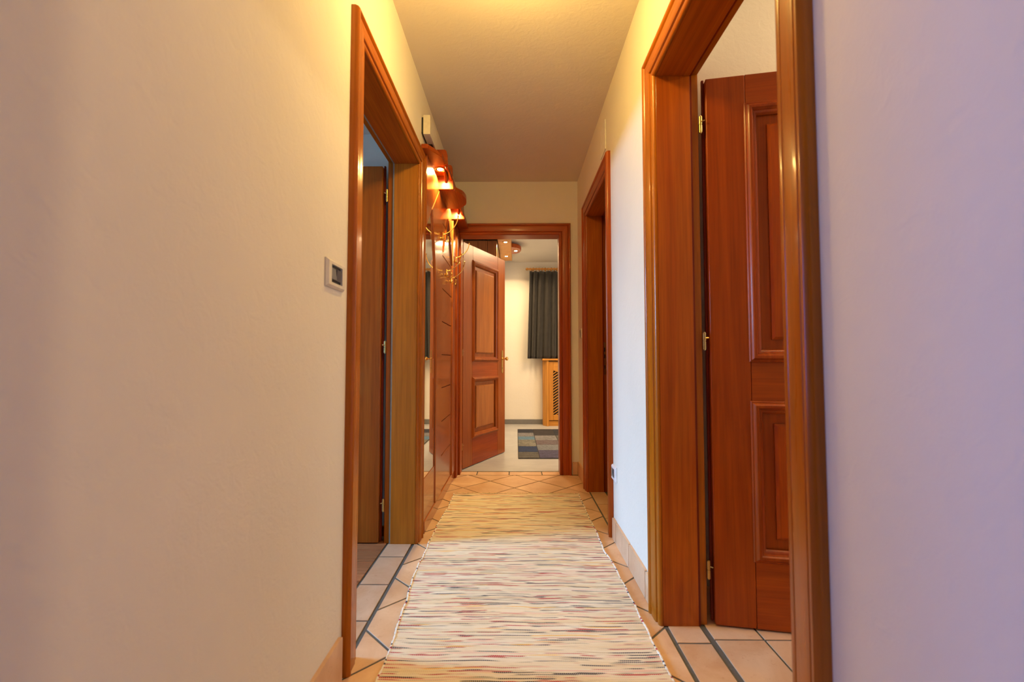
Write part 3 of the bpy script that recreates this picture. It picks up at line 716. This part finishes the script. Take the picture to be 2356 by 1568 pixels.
for i in range(NY + 1):
    y = RY0 + (RY1 - RY0) * i / NY; l, r_ = interp(RGL, y) + 0.003 * math.sin(38 * y) * math.sin(11 * y), interp(RGR, y) + 0.003 * math.sin(29 * y + 2) * math.sin(13 * y)
    rows.append([bm.verts.new((l + (r_ - l) * k / NX, y + 0.004 * math.sin(6 * (l + (r_ - l) * k / NX) + 2 * y), 0.0085 + wob(l + (r_ - l) * k / NX, y) + (0.0009 if i % 2 else -0.0003))) for k in range(NX + 1)])
for a, b in zip(rows, rows[1:]):
    for k in range(NX): bm.faces.new((a[k], a[k + 1], b[k + 1], b[k]))
# turned-down rim
for col, in ((0,), (NX,)):
    prev = None
    for row_ in rows:
        v = row_[col]; lo = bm.verts.new((v.co.x, v.co.y, 0.001))
        if prev: bm.faces.new((prev[0], v, lo, prev[1]))
        prev = (v, lo)
for row_ in (rows[0], rows[-1]):
    prev = None
    for v in row_:
        lo = bm.verts.new((v.co.x, v.co.y, 0.001))
        if prev: bm.faces.new((prev[0], v, lo, prev[1]))
        prev = (v, lo)
rug = tag(obj('runner_rug', bm, RUG), 'long cream rag runner with red, yellow and navy woven streaks on the corridor tiles', 'rug')
for T_, sg in ((RGL, -1), (RGR, 1)):
    bm = bmesh.new(); pts = []; rad = []
    for i in range(0, 421):
        y = RY0 + (RY1 - RY0) * i / 420
        pts.append((interp(T_, y) + 0.003 * math.sin((38 if sg < 0 else 29) * y + (0 if sg < 0 else 2)) * math.sin((11 if sg < 0 else 13) * y) + sg * 0.001, y, 0.0075)); rad.append(0.0038 + 0.0011 * math.sin(i * 2.1))
    tube(bm, pts, rad, 6); obj('selvage_cord', bm, SELV, rug, smooth=True)
bm = bmesh.new()
for i in range(150):
    x = -0.447 + 0.896 * (i + random.random()) / 150; a = random.uniform(-1.2, 1.2); L = random.uniform(0.018, 0.042)
    pts = [(x, RY1 - 0.004, 0.008)]; px, py, aa = x, RY1, a * .3
    for k in range(5):
        aa += random.uniform(-0.7, 0.7) + a * 0.15; px += math.sin(aa) * L / 5; py += max(0.1, math.cos(aa)) * L / 5
        pts.append((px, py, 0.007 - 0.001 * k + random.uniform(0, 0.004)))
    tube(bm, pts, 0.0013, 4)
tag(obj('fringe', bm, FRINGE, rug), kind='stuff')

# ------------------------------------------------------------------ far room contents
# patchwork rug
def patch_mat(name, a, b, streak):
    n = NT(name); v = n.coords((6, 60, 1)); f = n.noise(v, 1.4, 4, 0.7); v2 = n.coords((1, 1, 1)); g = n.noise(v2, 60, 4, 0.7)
    c = n.mix(n.ramp(f, [(0.42, 0.0), (0.58, streak)]), a, b); c = n.mix(1.0, c, n.ramp(g, [(0.35, 0.35), (0.6, 0.75)]), 'MULTIPLY')
    n.l(c, n.b.inputs['Base Color']); n.set(Roughness=0.95); n.bump(g, 0.4, 0.003); return n.m
PM = {'navy': patch_mat('patch_navy', (0.012, 0.028, 0.10), (0.03, 0.06, 0.17), .8), 'ink': patch_mat('patch_ink', (0.012, 0.015, 0.035), (0.08, 0.09, 0.13), .5),
      'pale': patch_mat('patch_pale', (0.34, 0.33, 0.36), (0.09, 0.09, 0.10), .7), 'blue': patch_mat('patch_blue', (0.10, 0.22, 0.36), (0.16, 0.28, 0.40), .8),
      'stripe': patch_mat('patch_stripe', (0.42, 0.40, 0.34), (0.04, 0.04, 0.045), 1.0), 'speck': patch_mat('patch_speckled', (0.20, 0.19, 0.18), (0.05, 0.045, 0.04), .9),
      'plum': patch_mat('patch_plum', (0.055, 0.05, 0.06), (0.03, 0.025, 0.035), .9), 'grey': patch_mat('patch_grey', (0.20, 0.21, 0.24), (0.26, 0.27, 0.30), .7),
      'violet': patch_mat('patch_violet', (0.10, 0.10, 0.20), (0.06, 0.04, 0.09), .8), 'rose': patch_mat('patch_rose', (0.19, 0.18, 0.21), (0.13, 0.05, 0.05), .8)}
prt = tag(obj('patchwork_rug', B(0.02, 1.6, 4.52, 6.43, 0.0005, 0.006, bev=0.002), plain('rug_backing', (0.03, 0.03, 0.035), .95)), 'blue and grey patchwork rug on the far room floor', 'rug')
cols = [(0.025, 0.228, [(4.525, 4.82, 'speck'), (4.82, 5.14, 'navy'), (5.14, 5.57, 'stripe'), (5.57, 5.80, 'blue'), (5.80, 6.10, 'pale'), (6.10, 6.425, 'ink')]),
        (0.234, 0.50, [(4.525, 4.92, 'violet'), (4.92, 5.24, 'grey'), (5.24, 5.54, 'rose'), (5.54, 5.88, 'pale'), (5.88, 6.425, 'plum')]),
        (0.506, 0.78, [(4.525, 4.80, 'violet'), (4.80, 5.30, 'blue'), (5.30, 5.90, 'speck'), (5.90, 6.425, 'ink')]),
        (0.786, 1.08, [(4.525, 5.0, 'navy'), (5.0, 5.5, 'pale'), (5.5, 6.0, 'blue'), (6.0, 6.425, 'rose')]),
        (1.086, 1.595, [(4.525, 5.2, 'grey'), (5.2, 5.8, 'stripe'), (5.8, 6.425, 'navy')])]
for x0, x1, ps in cols:
    for y0, y1, k in ps: obj('patch', B(x0, x1, y0 + 0.003, y1 - 0.003, 0.004, 0.0095, bev=0.0015), PM[k], prt)

# radiator cover
RC = (0.42, 6.98, 0)
rc = empty('radiator_cover', RC, 0, 'light spruce radiator cover with slanted slats below the dark curtain', 'radiator cover')
def q(name, bm, m, **k): return obj(name, bm, m, rc, off=RC, **k)
XR = 1.75; yf = 6.78
bm = bmesh.new(); prism(bm, [(0.402, 6.999), (0.402, 6.84), (0.455, yf - .02), (0.482, yf - .02), (0.482, 6.999)], 'z', 0, 0.965, 0.002); q('corner_post', bm, PINE)
q('top_board', B(0.39, XR, yf - 0.035, 6.999, 0.967, 0.995, bev=0.004), PINEX)
q('base_board', B(0.484, XR, yf + 0.012, yf + 0.03, 0.0, 0.075), PINEX)
q('slat_shade_panel', B(0.484, XR, yf + 0.075, yf + 0.083, 0.076, 0.965), BLACK)  # black sheet added to stand for the shade behind the slats
for dx in (0.484, 0.90, 1.316):
    fr = q('door_frame', B(dx, dx + 0.066, yf - 0.004, yf + 0.016, 0.085, 0.955, bev=0.003), PINE)
    obj('frame_stile', B(dx + 0.335, dx + 0.41, yf - 0.004, yf + 0.016, 0.085, 0.955, bev=0.003), PINE, fr, off=RC)
    obj('frame_rail', B(dx + 0.067, dx + 0.334, yf - 0.003, yf + 0.016, 0.085, 0.165, bev=0.003), PINEX, fr, off=RC)
    bm = bmesh.new(); prism(bm, [(dx + 0.067, 0.955), (dx + 0.067, 0.825), (dx + 0.205, 0.76), (dx + 0.334, 0.825), (dx + 0.334, 0.955)], 'y', yf - 0.003, yf + 0.016, 0.002); obj('frame_rail', bm, PINEX, fr, off=RC)
    z = -0.08
    while z < 0.83:
        p = [(dx + 0.062, z), (dx + 0.34, z + 0.19), (dx + 0.34, z + 0.206), (dx + 0.062, z + 0.016)]
        p = clip(p, lambda c: c[1] - 0.16); p = clip(p, lambda c: 0.84 - c[1]) if len(p) > 2 else p
        if len(p) > 2 and abs(area(p)) > 1e-4:
            bm = bmesh.new(); prism(bm, p, 'y', yf + 0.004, yf + 0.011); obj('slat', bm, PINE, fr, off=RC)
        z += 0.042

# curtain and rod
CO = (0.9, 6.85, 0)
ct = empty('curtain_rod', (0.9, 6.86, 2.355), 0, 'wooden curtain rod with close set wooden rings in the far room', 'curtain rod')
RO_ = (0.9, 6.86, 2.355)
bm = bmesh.new(); tube(bm, [(0.185, 6.86, 2.355), (1.75, 6.86, 2.355)], 0.013, 12); lathe(bm, [(0.013, 0), (0.02, -0.012), (0.022, -0.022), (0.012, -0.038), (0.003, -0.042)], 0.185, 6.86, 2.355, 'x', 14)
obj('pole', bm, PINEX, ct, off=RO_, smooth=True)
for x in (0.24, 1.70): obj('bracket', B(x - 0.008, x + 0.008, 6.86, 7.0, 2.345, 2.366, bev=0.002), PINE, ct, off=RO_)
ring_me = None
for k in range(34):
    x = 0.215 + 0.0455 * k
    if ring_me is None:
        bm = bmesh.new(); N1, N2 = 16, 6; R_, r0 = 0.024, 0.006; vs = [[bm.verts.new((r0 * math.sin(2 * PI * j / N2), (R_ + r0 * math.cos(2 * PI * j / N2)) * math.cos(2 * PI * i / N1), (R_ + r0 * math.cos(2 * PI * j / N2)) * math.sin(2 * PI * i / N1))) for j in range(N2)] for i in range(N1)]
        for i in range(N1):
            for j in range(N2): bm.faces.new((vs[i][j], vs[(i + 1) % N1][j], vs[(i + 1) % N1][(j + 1) % N2], vs[i][(j + 1) % N2]))
        o = obj('ring', bm, PINE, ct, smooth=True); ring_me = o.data
    else:
        o = bpy.data.objects.new('ring', ring_me); COL.objects.link(o); o.parent = ct
    o.location = (x - 0.9, 0, -0.006); o.rotation_euler = (0, random.uniform(-.15, .15), random.uniform(-.35, .35))
bm = bmesh.new(); NXc, NZc = 260, 24; g0 = []
for j in range(NZc + 1):
    t = j / NZc; z = 0.997 + (2.315 - 0.997) * t; row_ = []
    for i in range(NXc + 1):
        u = i / NXc
        x = (0.165 + 0.035 * t) + (1.72 - 0.165) * u + (1 - t) * 0.01 * math.sin(9 * u)
        ph = 2 * PI * (u * 18 + 0.22 * math.sin(2 * PI * u * 3.1) + 0.12 * (1 - t) * math.sin(17 * u))
        amp = 0.030 + 0.018 * (1 - t) + 0.006 * math.sin(u * 23)
        yv = 6.835 - amp * (math.sin(ph) + 0.28 * math.sin(2 * ph + 1)) - 0.008 * (1 - t)
        row_.append(bm.verts.new((x + 0.006 * math.cos(ph), yv, z)))
    g0.append(row_)
for a, b in zip(g0, g0[1:]):
    for i in range(NXc): bm.faces.new((a[i], a[i + 1], b[i + 1], b[i]))
curtain = tag(obj('curtain', bm, CURT, smooth='all'), 'short charcoal pleated curtain hanging over the radiator cover in the far room', 'curtain')
sm = curtain.modifiers.new('thick', 'SOLIDIFY'); sm.thickness = 0.003

# wardrobe with lit cornice behind the far door leaf
WO = (-0.75, 6.2, 0)
wr = empty('wardrobe', WO, 0, 'tall plank fronted wardrobe with a lit spotlight cornice behind the far door leaf', 'wardrobe')
def g(name, bm, m, parent=wr, **k): return obj(name, bm, m, parent, off=WO, **k)
g('carcass', B(-1.30, -0.235, 5.535, 6.98, 0.0, 2.44, bev=0.003), wood('wardrobe_wood', 'z', (0.34, 0.13, 0.045), (0.27, 0.09, 0.03), .35, .2))
PLK = wood('wardrobe_plank', 'z', (0.36, 0.14, 0.05), (0.28, 0.095, 0.032), 0.35, .2)
for k in range(9): g('plank', B(-1.295 + 0.118 * k, -1.180 + 0.118 * k, 5.517, 5.534, 0.06, 2.43, bev=0.003), PLK)
g('mirror_strip', B(-0.234, -0.226, 5.56, 6.90, 0.1, 2.40), MIRR)
cn = g('cornice', B(-0.225, -0.058, 5.40, 6.58, 2.42, 2.45, bev=0.003), PINE)
bm = bmesh.new(); prism(bm, [(-0.058, 5.72)] + [(-0.058 + 0.125 * math.cos(t), 5.93 + 0.19 * math.sin(t)) for t in [(-90 + 15 * k) * PI / 180 for k in range(13)]] + [(-0.058, 6.14)], 'z', 2.41, 2.46, 0.004)
g('round_cornice_end', bm, WX)
for (x, y, z, p) in ((-0.13, 5.53, 2.419, 14), (-0.135, 6.28, 2.419, 16), (-0.005, 5.93, 2.409, 16)):
    spot(x, y, z, wr, WO, p * 2.0, (1.0, 0.68, 0.34), 154, 0.12)
